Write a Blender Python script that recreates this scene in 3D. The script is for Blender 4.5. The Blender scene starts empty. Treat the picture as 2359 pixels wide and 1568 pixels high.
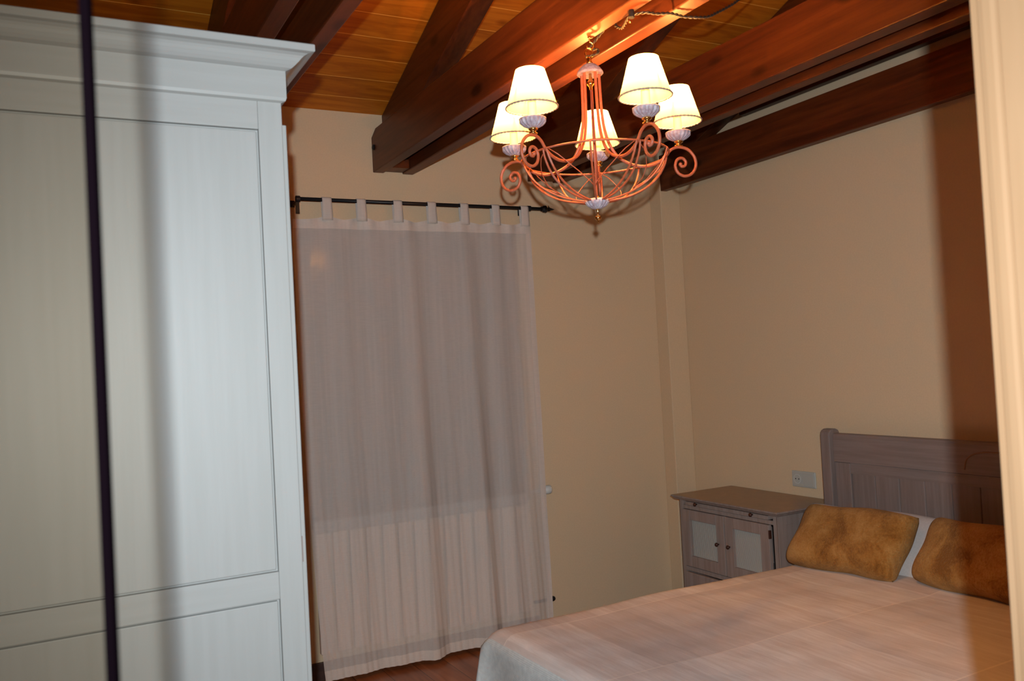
import bpy, bmesh, math, random
from mathutils import Vector, Matrix
random.seed(7)
SC = bpy.context.scene
COL = SC.collection
PI = math.pi
W, H, FPX = 2359.0, 1568.0, 1986.45

# ------------------------------------------------------------------ camera
YAW, PITCH, ROLL = math.radians(28.139), math.radians(1.4218), math.radians(-3.06)
f = Vector((math.sin(YAW)*math.cos(PITCH), math.cos(YAW)*math.cos(PITCH), math.sin(PITCH)))
r0 = Vector((math.cos(YAW), -math.sin(YAW), 0)); u0 = r0.cross(f)
RT = math.cos(ROLL)*r0 + math.sin(ROLL)*u0
UP = -math.sin(ROLL)*r0 + math.cos(ROLL)*u0
EYE = Vector((0, 0, 1.35))
cd = bpy.data.cameras.new('camera'); cam = bpy.data.objects.new('camera', cd); COL.objects.link(cam)
cam.matrix_world = Matrix(((RT.x, UP.x, -f.x, EYE.x), (RT.y, UP.y, -f.y, EYE.y), (RT.z, UP.z, -f.z, EYE.z), (0, 0, 0, 1)))
cd.sensor_width = 36; cd.lens = FPX/W*36; cd.clip_start = .02
cd.dof.use_dof = True; cd.dof.focus_distance = 3.6; cd.dof.aperture_fstop = 7.0
SC.camera = cam

# ------------------------------------------------------------------ world, flash, exposure
SC.view_settings.view_transform = 'Standard'; SC.view_settings.look = 'None'
SC.view_settings.exposure = 0.0; SC.view_settings.gamma = 1.0; SC.view_settings.use_curve_mapping = False
wd = bpy.data.worlds.new('world'); SC.world = wd; wd.use_nodes = True
bg = wd.node_tree.nodes['Background']; bg.inputs[0].default_value = (1.0, .62, .30, 1); bg.inputs[1].default_value = .035

fl = bpy.data.lights.new('camera_flash', 'SPOT'); flo = bpy.data.objects.new('camera_flash', fl); COL.objects.link(flo)
fl.energy = 246; fl.color = (.84, .94, 1.0); fl.shadow_soft_size = .012
fl.spot_size = math.radians(100); fl.spot_blend = 1.0
FLP = EYE + RT*.002 + UP*.082 - f*.13
aim = (EYE + f*3.5 + RT*.25 - UP*.15) - FLP
flo.location = FLP; flo.rotation_euler = aim.to_track_quat('-Z', 'Y').to_euler()
CH = Vector((1.38, 2.024, 0)); LAMP_P = 11.0; LAMP_C = (1.0, .45, .115)

# ------------------------------------------------------------------ node helpers
def new_mat(name):
    m = bpy.data.materials.new(name); m.use_nodes = True
    nt = m.node_tree; b = nt.nodes['Principled BSDF']
    return m, nt, b
def N(nt, t, **k):
    n = nt.nodes.new(t)
    for a, v in k.items():
        if a.startswith('i_'): n.inputs[a[2:].replace('_', ' ')].default_value = v
        else: setattr(n, a, v)
    return n
def ramp(nt, fac, stops):
    n = nt.nodes.new('ShaderNodeValToRGB'); el = n.color_ramp.elements
    el[0].position, el[0].color = stops[0][0], (*stops[0][1], 1)
    el[1].position, el[1].color = stops[-1][0], (*stops[-1][1], 1)
    for p, c in stops[1:-1]:
        e = el.new(p); e.color = (*c, 1)
    nt.links.new(fac, n.inputs[0]); return n.outputs[0]
def mixc(nt, fac, a, b, mode='MIX'):
    n = nt.nodes.new('ShaderNodeMix'); n.data_type = 'RGBA'; n.blend_type = mode
    for sock, v in ((n.inputs[0], fac), (n.inputs[6], a), (n.inputs[7], b)):
        if hasattr(v, 'is_linked') or hasattr(v, 'links'): nt.links.new(v, sock)
        else: sock.default_value = v if isinstance(v, (int, float)) else (*v, 1)
    return n.outputs[2]
def mth(nt, op, a, b=None, c=None):
    n = nt.nodes.new('ShaderNodeMath'); n.operation = op
    for s, v in zip(n.inputs, (a, b, c)):
        if v is None: continue
        if hasattr(v, 'links'): nt.links.new(v, s)
        else: s.default_value = v
    return n.outputs[0]
def coords(nt, scale=(1, 1, 1), rot=(0, 0, 0), kind='Object'):
    tc = nt.nodes.new('ShaderNodeTexCoord'); mp = nt.nodes.new('ShaderNodeMapping')
    mp.inputs['Scale'].default_value = scale; mp.inputs['Rotation'].default_value = rot
    nt.links.new(tc.outputs[kind], mp.inputs[0]); return mp.outputs[0]
def noise(nt, vec, scale, detail=4, rough=.5, dist=0):
    n = nt.nodes.new('ShaderNodeTexNoise'); n.inputs['Scale'].default_value = scale
    n.inputs['Detail'].default_value = detail; n.inputs['Roughness'].default_value = rough
    n.inputs['Distortion'].default_value = dist
    nt.links.new(vec, n.inputs['Vector']); return n.outputs[0]
def bump(nt, b, h, strength, dist=.01):
    n = nt.nodes.new('ShaderNodeBump'); n.inputs['Strength'].default_value = strength
    n.inputs['Distance'].default_value = dist
    nt.links.new(h, n.inputs['Height']); nt.links.new(n.outputs[0], b.inputs['Normal'])
def setc(nt, b, c):
    if hasattr(c, 'links'): nt.links.new(c, b.inputs['Base Color'])
    else: b.inputs['Base Color'].default_value = (*c, 1)

def m_plain(name, c, rough=.5, metal=0, nscale=0, namt=.06, bstr=0):
    m, nt, b = new_mat(name); b.inputs['Roughness'].default_value = rough; b.inputs['Metallic'].default_value = metal
    if nscale:
        n = noise(nt, coords(nt), nscale, 3)
        lo = tuple(x*(1-namt) for x in c); hi = tuple(min(1, x*(1+namt)) for x in c)
        setc(nt, b, ramp(nt, n, [(.35, lo), (.65, hi)]))
        if bstr: bump(nt, b, n, bstr)
    else: setc(nt, b, c)
    return m

def m_wood(name, dark, mid, light, axis='Y', rough=.35, grain=26, knots=True, bstr=.08):
    """stained timber, grain along one axis, with streaks and knots"""
    m, nt, b = new_mat(name)
    s = {'X': (.06, 1, 1), 'Y': (1, .06, 1), 'Z': (1, 1, .06)}[axis]
    v = coords(nt, s)
    g = noise(nt, v, grain*1.6, 5, .6, .6); g2 = noise(nt, v, grain*.22, 3, .5, .4)
    k = mth(nt, 'ADD', mth(nt, 'MULTIPLY', g, .5), mth(nt, 'MULTIPLY', g2, .5))
    c = ramp(nt, k, [(.34, dark), (.5, mid), (.66, light)])
    if knots:
        s2 = {'X': (.45, 1, 1), 'Y': (1, .45, 1), 'Z': (1, 1, .45)}[axis]
        vo = nt.nodes.new('ShaderNodeTexVoronoi'); vo.inputs['Scale'].default_value = 6.0
        nt.links.new(coords(nt, s2), vo.inputs['Vector'])
        kn = ramp(nt, vo.outputs['Distance'], [(.0, (0, 0, 0)), (.085, (.1, .1, .1)), (.16, (1, 1, 1))])
        c = mixc(nt, .75, c, kn, 'MULTIPLY')
    setc(nt, b, c); b.inputs['Roughness'].default_value = rough; b.inputs['Specular IOR Level'].default_value = .3
    bump(nt, b, g, bstr, .004)
    return m

def m_boards():
    """varnished pine boards running along X on the slope; pale joints each 12.3 cm of Y"""
    m, nt, b = new_mat('pine_boards')
    tc = nt.nodes.new('ShaderNodeTexCoord'); sp = nt.nodes.new('ShaderNodeSeparateXYZ')
    nt.links.new(tc.outputs['Object'], sp.inputs[0])
    q = mth(nt, 'DIVIDE', mth(nt, 'SUBTRACT', sp.outputs[1], 3.699), .1235)
    fr = mth(nt, 'FRACT', mth(nt, 'ADD', q, 100)); bid = mth(nt, 'FLOOR', q)
    cb = nt.nodes.new('ShaderNodeCombineXYZ')
    nt.links.new(mth(nt, 'ADD', mth(nt, 'MULTIPLY', sp.outputs[0], .12), mth(nt, 'MULTIPLY', bid, 3.7)), cb.inputs[0])
    nt.links.new(sp.outputs[1], cb.inputs[1]); nt.links.new(sp.outputs[2], cb.inputs[2])
    g = noise(nt, cb.outputs[0], 30, 5, .55, .9)
    wn = nt.nodes.new('ShaderNodeTexWhiteNoise'); wn.noise_dimensions = '1D'; nt.links.new(bid, wn.inputs['W'])
    k = mth(nt, 'ADD', mth(nt, 'MULTIPLY', g, .8), mth(nt, 'MULTIPLY', wn.outputs[0], .2))
    c = ramp(nt, k, [(.3, (.34, .085, .004)), (.52, (.50, .145, .008)), (.72, (.60, .195, .014))])
    vo = nt.nodes.new('ShaderNodeTexVoronoi'); vo.inputs['Scale'].default_value = 5.2
    cb2 = nt.nodes.new('ShaderNodeCombineXYZ')
    nt.links.new(mth(nt, 'ADD', mth(nt, 'MULTIPLY', sp.outputs[0], .55), mth(nt, 'MULTIPLY', bid, 1.31)), cb2.inputs[0])
    nt.links.new(sp.outputs[1], cb2.inputs[1]); nt.links.new(cb2.outputs[0], vo.inputs['Vector'])
    c = mixc(nt, .7, c, ramp(nt, vo.outputs['Distance'], [(0, (.18, .1, .05)), (.05, (.5, .4, .3)), (.12, (1, 1, 1))]), 'MULTIPLY')
    edge = mth(nt, 'LESS_THAN', fr, .028)
    c = mixc(nt, edge, c, (.80, .38, .07))
    setc(nt, b, c); b.inputs['Roughness'].default_value = .5; b.inputs['Specular IOR Level'].default_value = .25
    bump(nt, b, mth(nt, 'SUBTRACT', 1, edge), .35, .004)
    return m

def m_floor():
    m, nt, b = new_mat('floor_planks')
    tc = nt.nodes.new('ShaderNodeTexCoord'); sp = nt.nodes.new('ShaderNodeSeparateXYZ')
    nt.links.new(tc.outputs['Object'], sp.inputs[0])
    q = mth(nt, 'DIVIDE', sp.outputs[0], .14); fr = mth(nt, 'FRACT', mth(nt, 'ADD', q, 50)); bid = mth(nt, 'FLOOR', q)
    cb = nt.nodes.new('ShaderNodeCombineXYZ')
    nt.links.new(sp.outputs[0], cb.inputs[0])
    nt.links.new(mth(nt, 'ADD', mth(nt, 'MULTIPLY', sp.outputs[1], .1), mth(nt, 'MULTIPLY', bid, 2.3)), cb.inputs[1])
    g = noise(nt, cb.outputs[0], 22, 4, .5, .5)
    c = ramp(nt, g, [(.3, (.16, .05, .018)), (.6, (.30, .105, .04)), (.75, (.38, .15, .06))])
    c = mixc(nt, mth(nt, 'LESS_THAN', fr, .02), c, (.05, .02, .01))
    setc(nt, b, c); b.inputs['Roughness'].default_value = .3
    return m

def m_painted(name, base, wear, axis='Z', rough=.5, amt=.5, bstr=.1):
    """brushed paint with faint grain showing through"""
    m, nt, b = new_mat(name)
    s = {'X': (.05, 1, 1), 'Y': (1, .05, 1), 'Z': (1, 1, .05)}[axis]
    g = noise(nt, coords(nt, s), 60, 4, .6)
    setc(nt, b, ramp(nt, g, [(.38, tuple(base[i]*(1-amt)+wear[i]*amt for i in range(3))), (.62, base)]))
    b.inputs['Roughness'].default_value = rough; bump(nt, b, g, bstr, .002)
    return m

def m_wash(name, base, white, rough=.45, scale=60, lo=.5, hi=.7):
    """terracotta metal paint with a white wash rubbed on"""
    m, nt, b = new_mat(name)
    g = noise(nt, coords(nt), scale, 4, .6)
    setc(nt, b, ramp(nt, g, [(lo, base), (hi, white)])); b.inputs['Roughness'].default_value = rough
    return m

M = {}
M['wall'] = m_plain('cream_plaster', (.72, .535, .34), .85, 0, 140, .02, .05)
M['floor'] = m_floor(); M['boards'] = m_boards()
M['beam'] = m_wood('walnut_stained_timber', (.040, .009, .003), (.085, .019, .005), (.140, .034, .007), 'Y', .42)
M['post'] = m_wood('pale_door_frame_wood', (.245, .138, .068), (.28, .165, .088), (.315, .195, .11), 'Z', .55, 14, False, .02)
M['white'] = m_painted('white_brushed_paint', (.325, .325, .315), (.295, .295, .28), 'Z', .5, .5, .1)
M['whiteX'] = m_painted('white_brushed_paint_rail', (.325, .325, .315), (.295, .295, .28), 'X', .5, .5, .1)
M['grey'] = m_painted('mauve_grey_paint', (.255, .195, .175), (.205, .15, .13), 'Z', .5, .8, .15)
M['greyY'] = m_painted('mauve_grey_paint_rail', (.255, .195, .175), (.205, .15, .13), 'Y', .5, .8, .15)
M['greylight'] = m_painted('light_mauve_grey_paint', (.33, .255, .225), (.26, .19, .16), 'Z', .5, .8, .12)
M['wornedge'] = m_plain('worn_wood_edge', (.26, .14, .085), .6)
M['top'] = m_plain('brown_cabinet_top', (.27, .16, .075), .3, 0, 30, .08)
M['knob'] = m_plain('dark_bronze_knob', (.07, .025, .015), .35, .3)
M['black'] = m_plain('black_iron', (.012, .011, .013), .45, .3)
M['brass'] = m_plain('polished_brass', (.95, .58, .18), .16, 1)
M['rod'] = m_wash('terracotta_washed_metal', (.48, .115, .05), (.50, .30, .28), .42, 22, .56, .95)
M['cup'] = m_wash('lilac_washed_cup', (.40, .29, .33), (.58, .53, .60), .5, 90, .40, .66)
M['candle'] = m_plain('ivory_candle_sleeve', (.85, .76, .55), .5)
M['trim'] = m_plain('braided_shade_trim', (.34, .27, .24), .8, 0, 300, .35)
M['socket'] = m_plain('grey_plastic', (.50, .49, .44), .35)
M['valve'] = m_plain('white_plastic', (.7, .7, .66), .4)
M['radiator'] = m_plain('cream_enamel', (.78, .62, .50), .35)
M['sheet'] = m_plain('pale_blue_cotton', (.52, .56, .60), .85, 0, 200, .04, .1)
M['pillowc'] = m_plain('ivory_cotton', (.60, .55, .52), .85, 0, 150, .04, .1)
M['frame_dark'] = m_plain('dark_brown_wood', (.05, .022, .016), .5, 0, 40, .2)
M['doorstrip'] = m_plain('blackish_brown_edge', (.0012, .0006, .001), .9)
M['doorstrip'].node_tree.nodes['Principled BSDF'].inputs['Specular IOR Level'].default_value = 0
M['mattress'] = m_plain('mattress_ticking', (.5, .47, .44), .9, 0, 120, .04)
M['winframe'] = m_plain('window_frame_wood', (.10, .05, .03), .5)

def m_shade():
    m, nt, b = new_mat('cream_lampshade_cloth')
    nt.nodes.remove(b); out = nt.nodes['Material Output']
    t = nt.nodes.new('ShaderNodeBsdfTranslucent'); d = nt.nodes.new('ShaderNodeBsdfDiffuse'); mx = nt.nodes.new('ShaderNodeMixShader')
    t.inputs[0].default_value = (.95, .78, .42, 1); d.inputs[0].default_value = (.85, .76, .58, 1)
    mx.inputs[0].default_value = .35
    nt.links.new(t.outputs[0], mx.inputs[1]); nt.links.new(d.outputs[0], mx.inputs[2]); nt.links.new(mx.outputs[0], out.inputs[0])
    return m
M['shade'] = m_shade()
m, nt, b = new_mat('lit_bulb'); b.inputs['Emission Color'].default_value = (1, .75, .4, 1); b.inputs['Emission Strength'].default_value = 6; M['bulb'] = m

def m_curtain(name, alpha, col):
    """thin woven cotton: lets some of what lies behind show through"""
    m, nt, b = new_mat(name); out = nt.nodes['Material Output']
    v = coords(nt, (1, 1, .03)); g = noise(nt, v, 60, 3, .45)
    vx = noise(nt, coords(nt, (.1, 1, 1)), 220, 2)
    k = mth(nt, 'ADD', mth(nt, 'MULTIPLY', g, .6), mth(nt, 'MULTIPLY', vx, .4))
    c = ramp(nt, k, [(.38, tuple(x*.95 for x in col)), (.62, tuple(min(1, x*1.04) for x in col))])
    setc(nt, b, c); b.inputs['Roughness'].default_value = .9
    bump(nt, b, k, .12, .002)
    tr = nt.nodes.new('ShaderNodeBsdfTransparent'); mx = nt.nodes.new('ShaderNodeMixShader'); mx.inputs[0].default_value = alpha
    nt.links.new(b.outputs[0], mx.inputs[1]); nt.links.new(tr.outputs[0], mx.inputs[2]); nt.links.new(mx.outputs[0], out.inputs[0])
    return m
M['curtain'] = m_curtain('sheer_taupe_cotton', .42, (.84, .745, .675))
M['hem'] = m_curtain('double_taupe_cotton', .12, (.72, .625, .55))

def m_coverlet():
    """pink-beige patchwork of woven squares, pale seams"""
    m, nt, b = new_mat('patchwork_coverlet')
    tc = nt.nodes.new('ShaderNodeTexCoord'); sp = nt.nodes.new('ShaderNodeSeparateXYZ'); nt.links.new(tc.outputs['Object'], sp.inputs[0])
    qy = mth(nt, 'DIVIDE', mth(nt, 'SUBTRACT', sp.outputs[1], 1.985), .52); fy = mth(nt, 'FRACT', mth(nt, 'ADD', qy, 10)); row = mth(nt, 'FLOOR', mth(nt, 'ADD', qy, 10))
    qx = mth(nt, 'ADD', mth(nt, 'DIVIDE', sp.outputs[0], .23), mth(nt, 'MULTIPLY', row, .45))
    cb = nt.nodes.new('ShaderNodeCombineXYZ'); nt.links.new(mth(nt, 'FLOOR', qx), cb.inputs[0]); nt.links.new(row, cb.inputs[1])
    wn = nt.nodes.new('ShaderNodeTexWhiteNoise'); nt.links.new(cb.outputs[0], wn.inputs['Vector'])
    s1 = noise(nt, coords(nt, (1, .10, 1)), 48, 5, .65, .3); s2 = noise(nt, coords(nt, (1, .35, 1)), 6, 3)
    k = mth(nt, 'ADD', mth(nt, 'MULTIPLY', wn.outputs[0], .20), mth(nt, 'ADD', mth(nt, 'MULTIPLY', s1, .50), mth(nt, 'MULTIPLY', s2, .40)))
    c = ramp(nt, k, [(.36, (.59, .505, .46)), (.55, (.69, .61, .565)), (.74, (.85, .80, .76))])
    ln = mth(nt, 'LESS_THAN', fy, .012)
    c = mixc(nt, mth(nt, 'MULTIPLY', ln, .45), c, (.92, .83, .74))
    setc(nt, b, c); b.inputs['Roughness'].default_value = .85
    bump(nt, b, mth(nt, 'ADD', s1, mth(nt, 'MULTIPLY', ln, -.8)), .3, .004)
    return m
M['coverlet'] = m_coverlet()
def m_drape():
    m, nt, b = new_mat('grey_ribbed_valance')
    tc = nt.nodes.new('ShaderNodeTexCoord'); sp = nt.nodes.new('ShaderNodeSeparateXYZ'); nt.links.new(tc.outputs['Object'], sp.inputs[0])
    s = mth(nt, 'SINE', mth(nt, 'MULTIPLY', sp.outputs[2], 1250)); g = noise(nt, coords(nt), 60, 4)
    k = mth(nt, 'ADD', mth(nt, 'MULTIPLY', s, .14), g)
    setc(nt, b, ramp(nt, k, [(.35, (.60, .63, .62)), (.65, (.72, .75, .73))])); b.inputs['Roughness'].default_value = .9
    bump(nt, b, s, .12, .001); return m
M['drape'] = m_drape()
def m_plush():
    m, nt, b = new_mat('brown_plush')
    n1 = noise(nt, coords(nt), 9, 5, .62, .5); n2 = noise(nt, coords(nt), 130, 4, .6)
    k = mth(nt, 'ADD', mth(nt, 'MULTIPLY', n1, .75), mth(nt, 'MULTIPLY', n2, .25))
    setc(nt, b, ramp(nt, k, [(.38, (.20, .075, .014)), (.5, (.35, .15, .032)), (.64, (.48, .25, .075))]))
    b.inputs['Roughness'].default_value = 1; b.inputs['Sheen Weight'].default_value = .45; b.inputs['Sheen Tint'].default_value = (.8, .55, .28, 1)
    b.inputs['Specular IOR Level'].default_value = .1
    bump(nt, b, mth(nt, 'ADD', n2, mth(nt, 'MULTIPLY', n1, .6)), .7, .012); return m
M['plush'] = m_plush()
def m_pleat():
    m, nt, b = new_mat('pleated_white_cloth')
    tc = nt.nodes.new('ShaderNodeTexCoord'); sp = nt.nodes.new('ShaderNodeSeparateXYZ'); nt.links.new(tc.outputs['Object'], sp.inputs[0])
    s = mth(nt, 'SINE', mth(nt, 'MULTIPLY', sp.outputs[1], 900)); s = mth(nt, 'MULTIPLY_ADD', s, .5, .5)
    setc(nt, b, ramp(nt, s, [(0, (.38, .37, .33)), (1, (.52, .51, .46))])); b.inputs['Roughness'].default_value = .8
    bump(nt, b, s, .5, .003); return m
M['pleat'] = m_pleat()
def m_glass(name, col):
    m, nt, b = new_mat(name); nt.nodes.remove(b); out = nt.nodes['Material Output']
    t = nt.nodes.new('ShaderNodeBsdfTransparent'); t.inputs[0].default_value = (*col, 1)
    g = nt.nodes.new('ShaderNodeBsdfGlossy'); g.inputs['Roughness'].default_value = .03; mx = nt.nodes.new('ShaderNodeMixShader'); mx.inputs[0].default_value = .03
    nt.links.new(t.outputs[0], mx.inputs[1]); nt.links.new(g.outputs[0], mx.inputs[2]); nt.links.new(mx.outputs[0], out.inputs[0])
    return m
M['pane'] = m_glass('smoky_door_glass', (.90, .868, .82))
M['night'] = m_plain('dark_night_glass', (.02, .022, .03), .12)

# ------------------------------------------------------------------ mesh helpers
def obj(name, bm, mat, parent=None, smooth=False, bevel=0, seg=2, solid=0, sub=0):
    me = bpy.data.meshes.new(name); bmesh.ops.recalc_face_normals(bm, faces=bm.faces[:]); bm.to_mesh(me); bm.free()
    o = bpy.data.objects.new(name, me); COL.objects.link(o)
    for m_ in (mat if isinstance(mat, (list, tuple)) else [mat]): me.materials.append(m_)
    if parent is not None:
        o.parent = parent; o.matrix_parent_inverse = Matrix.Identity(4)
        off = Vector((0, 0, 0)); p = parent
        while p is not None: off += p.location; p = p.parent
        o.location = -off
    if smooth:
        for p in me.polygons: p.use_smooth = True
    if solid:
        s = o.modifiers.new('solid', 'SOLIDIFY'); s.thickness = solid; s.offset = 0
    if bevel:
        bv = o.modifiers.new('bevel', 'BEVEL'); bv.width = bevel; bv.segments = seg; bv.limit_method = 'ANGLE'; bv.angle_limit = math.radians(40)
        bv.harden_normals = False
    if sub:
        s = o.modifiers.new('sub', 'SUBSURF'); s.levels = sub; s.render_levels = sub
    return o
def tag(o, label, cat, group=None):
    o['label'] = label; o['category'] = cat
    if group: o['group'] = group
    return o
def struct(o): o['kind'] = 'structure'; return o
def thing(name, label, cat, loc=(0, 0, 0), group=None):
    o = bpy.data.objects.new(name, None); COL.objects.link(o); o.location = loc; o.empty_display_size = .05
    return tag(o, label, cat, group)
def add_box(bm, a, b):
    x0, y0, z0 = a; x1, y1, z1 = b
    vs = [bm.verts.new(p) for p in ((x0, y0, z0), (x1, y0, z0), (x1, y1, z0), (x0, y1, z0), (x0, y0, z1), (x1, y0, z1), (x1, y1, z1), (x0, y1, z1))]
    for q in ((0, 3, 2, 1), (4, 5, 6, 7), (0, 1, 5, 4), (1, 2, 6, 5), (2, 3, 7, 6), (3, 0, 4, 7)): bm.faces.new([vs[i] for i in q])
def bx(*boxes):
    bm = bmesh.new()
    for a, b in boxes: add_box(bm, a, b)
    return bm
def prism(bm, poly, axis, lo, hi):
    """poly of 2-D points extruded along an axis ('X': (y,z), 'Y': (x,z), 'Z': (x,y))"""
    def P(p, t): return {'X': (t, p[0], p[1]), 'Y': (p[0], t, p[1]), 'Z': (p[0], p[1], t)}[axis]
    A = [bm.verts.new(P(p, lo)) for p in poly]; B = [bm.verts.new(P(p, hi)) for p in poly]; n = len(poly)
    bm.faces.new(A[::-1]); bm.faces.new(B)
    for i in range(n): bm.faces.new((A[i], A[(i+1) % n], B[(i+1) % n], B[i]))
def lathe(bm, prof, c=(0, 0), seg=24, flute=0, nfl=0, zc=0):
    """profile of (radius, z) about a vertical axis"""
    rings = []
    for (r, z, *fl_) in prof:
        ff = fl_[0] if fl_ else 0
        rings.append([bm.verts.new((c[0]+(r*(1+flute*ff*abs(math.sin(nfl*PI*k/seg/1.0*1.0))) if flute else r)*math.cos(2*PI*k/seg),
                                    c[1]+(r*(1+flute*ff*abs(math.sin(nfl*PI*k/seg/1.0*1.0))) if flute else r)*math.sin(2*PI*k/seg), z+zc)) for k in range(seg)])
    for a, b in zip(rings, rings[1:]):
        for k in range(seg): bm.faces.new((a[k], a[(k+1) % seg], b[(k+1) % seg], b[k]))
    if prof[0][0] > 1e-4: bm.faces.new(rings[0][::-1])
    if prof[-1][0] > 1e-4: bm.faces.new(rings[-1])
def smooth_path(pts, n=6, closed=False):
    P = [Vector(p) for p in pts]; out = []; L = len(P)
    rng = L if closed else L-1
    for i in range(rng):
        if closed: p0, p1, p2, p3 = P[(i-1) % L], P[i], P[(i+1) % L], P[(i+2) % L]
        else: p0, p1, p2, p3 = P[max(i-1, 0)], P[i], P[i+1], P[min(i+2, L-1)]
        for k in range(n):
            t = k/n
            out.append(.5*((2*p1)+(-p0+p2)*t+(2*p0-5*p1+4*p2-p3)*t*t+(-p0+3*p1-3*p2+p3)*t**3))
    if not closed: out.append(P[-1])
    return out
def tube(bm, pts, r, seg=8, closed=False, rend=None):
    P = [Vector(p) for p in pts]; n = len(P); rings = []; up = None
    for i in range(n):
        if closed: t = P[(i+1) % n]-P[i-1]
        else: t = P[min(i+1, n-1)]-P[max(i-1, 0)]
        t.normalize()
        if up is None: up = Vector((0, 0, 1)) if abs(t.z) < .9 else Vector((1, 0, 0))
        s = t.cross(up)
        if s.length < 1e-6: s = t.orthogonal()
        s.normalize(); up = s.cross(t).normalized()
        rr = r if rend is None else r+(rend-r)*i/(n-1)
        rings.append([bm.verts.new(P[i]+rr*(math.cos(2*PI*k/seg)*s+math.sin(2*PI*k/seg)*up)) for k in range(seg)])
    for i in range(n if closed else n-1):
        a, b = rings[i], rings[(i+1) % n]
        for k in range(seg): bm.faces.new((a[k], a[(k+1) % seg], b[(k+1) % seg], b[k]))
    if not closed: bm.faces.new(rings[0][::-1]); bm.faces.new(rings[-1])
def sphere(bm, c, r, sc=(1, 1, 1), seg=16):
    mt = Matrix.Translation(c) @ Matrix.Diagonal((*[r*s for s in sc], 1))
    bmesh.ops.create_uvsphere(bm, u_segments=seg, v_segments=seg//2, radius=1, matrix=mt)

# ------------------------------------------------------------------ room shell
XL, XR, YB, YF, SL, ZE = -.20, 3.071, 3.80, .535, .372, 2.536
YR = 2.0; ZR = ZE+SL*(YB-YR)
WX0, WX1, WZ0, WZ1 = .985, 2.085, .66, 1.996            # window opening behind the curtain
bm = bmesh.new()
add_box(bm, (XL-.1, YB, 0), (WX0, YB+.15, ZE)); add_box(bm, (WX1, YB, 0), (XR+.1, YB+.15, ZE))
add_box(bm, (WX0, YB, WZ1), (WX1, YB+.15, ZE)); add_box(bm, (WX0, YB, 0), (WX1, YB+.15, WZ0))
struct(obj('wall_back', bm, M['wall']))
zf = ZR-SL*(YR-YF)
gable = [(YF-.12, 0), (YB+.15, 0), (YB+.15, ZE), (YR, ZR+.02), (YF-.12, zf)]
bm = bmesh.new(); prism(bm, gable, 'X', XR, XR+.12); struct(obj('wall_right', bm, M['wall']))
bm = bmesh.new(); prism(bm, gable, 'X', XL-.12, XL); struct(obj('wall_left', bm, M['wall']))
JX = .845
bm = bmesh.new(); add_box(bm, (JX+.01, YF-.12, 0), (XR, YF, zf)); add_box(bm, (-.42, YF-.12, 2.12), (JX+.01, YF, zf))
struct(obj('wall_front', bm, M['wall']))
bm = bmesh.new(); add_box(bm, (XL-.4, -1.2, -.06), (XR+.12, YB+.15, 0)); struct(obj('floor', bm, M['floor']))
bm = bmesh.new()
prism(bm, [(YR, ZR), (YB+.15, ZE-SL*.15), (YB+.15, ZE-SL*.15+.06), (YR, ZR+.06)], 'X', XL-.12, XR+.12)
prism(bm, [(YR, ZR), (YR, ZR+.06), (YF-.12, zf-SL*.12+.06), (YF-.12, zf-SL*.12)], 'X', XL-.12, XR+.12)
struct(obj('ceiling', bm, M['boards']))
# corner pilaster of plaster, joined to the back wall
bm = bx(((2.939, 3.705, 0), (XR, YB, ZE+.03))); struct(obj('wall_corner', bm, M['wall'], bevel=.004))
# skirting on the back wall
bm = bx(((.5, YB-.015, 0), (2.10, YB, .08))); struct(obj('baseboard_back', bm, M['frame_dark'], bevel=.003))
# window: wooden frame, mullion and night-dark panes
w = bpy.data.objects.new('window_1', None); COL.objects.link(w); struct(w); w.location = ((WX0+WX1)/2, YB, WZ0)
fr = .055; xm = (WX0+WX1)/2
obj('window_frame', bx(((WX0, YB+.03, WZ0), (WX0+fr, YB+.09, WZ1)), ((WX1-fr, YB+.03, WZ0), (WX1, YB+.09, WZ1)),
    ((WX0, YB+.03, WZ1-fr), (WX1, YB+.09, WZ1)), ((WX0, YB+.03, WZ0), (WX1, YB+.09, WZ0+fr)), ((xm-.045, YB+.03, WZ0), (xm+.045, YB+.09, WZ1))), M['winframe'], w, bevel=.004)
for a, b_ in ((WX0+fr, xm-.045), (xm+.045, WX1-fr)):
    obj('window_pane', bx(((a, YB+.055, WZ0+fr), (b_, YB+.063, WZ1-fr))), M['night'], w)
# door frame right beside the camera: moulded pale wood
d = bpy.data.objects.new('door_1', None); COL.objects.link(d); struct(d); d.location = (JX, YF, 0)
bm = bmesh.new()
prism(bm, [(JX+.003, YF+.0115), (JX, YF+.009), (JX, YF+.0052), (JX+.003, YF+.0042), (JX+.003, YF+.0028), (JX, YF+.0018), (JX-.0008, YF-.004), (JX-.0008, YF-.012),
           (JX, YF-.0165), (JX+.003, YF-.0175), (JX+.003, YF-.0190), (JX, YF-.020), (JX, YF-.26), (JX+.10, YF-.26), (JX+.10, YF+.0115)], 'Z', 0, 2.12)
obj('door_jamb', bm, M['post'], d)

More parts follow.
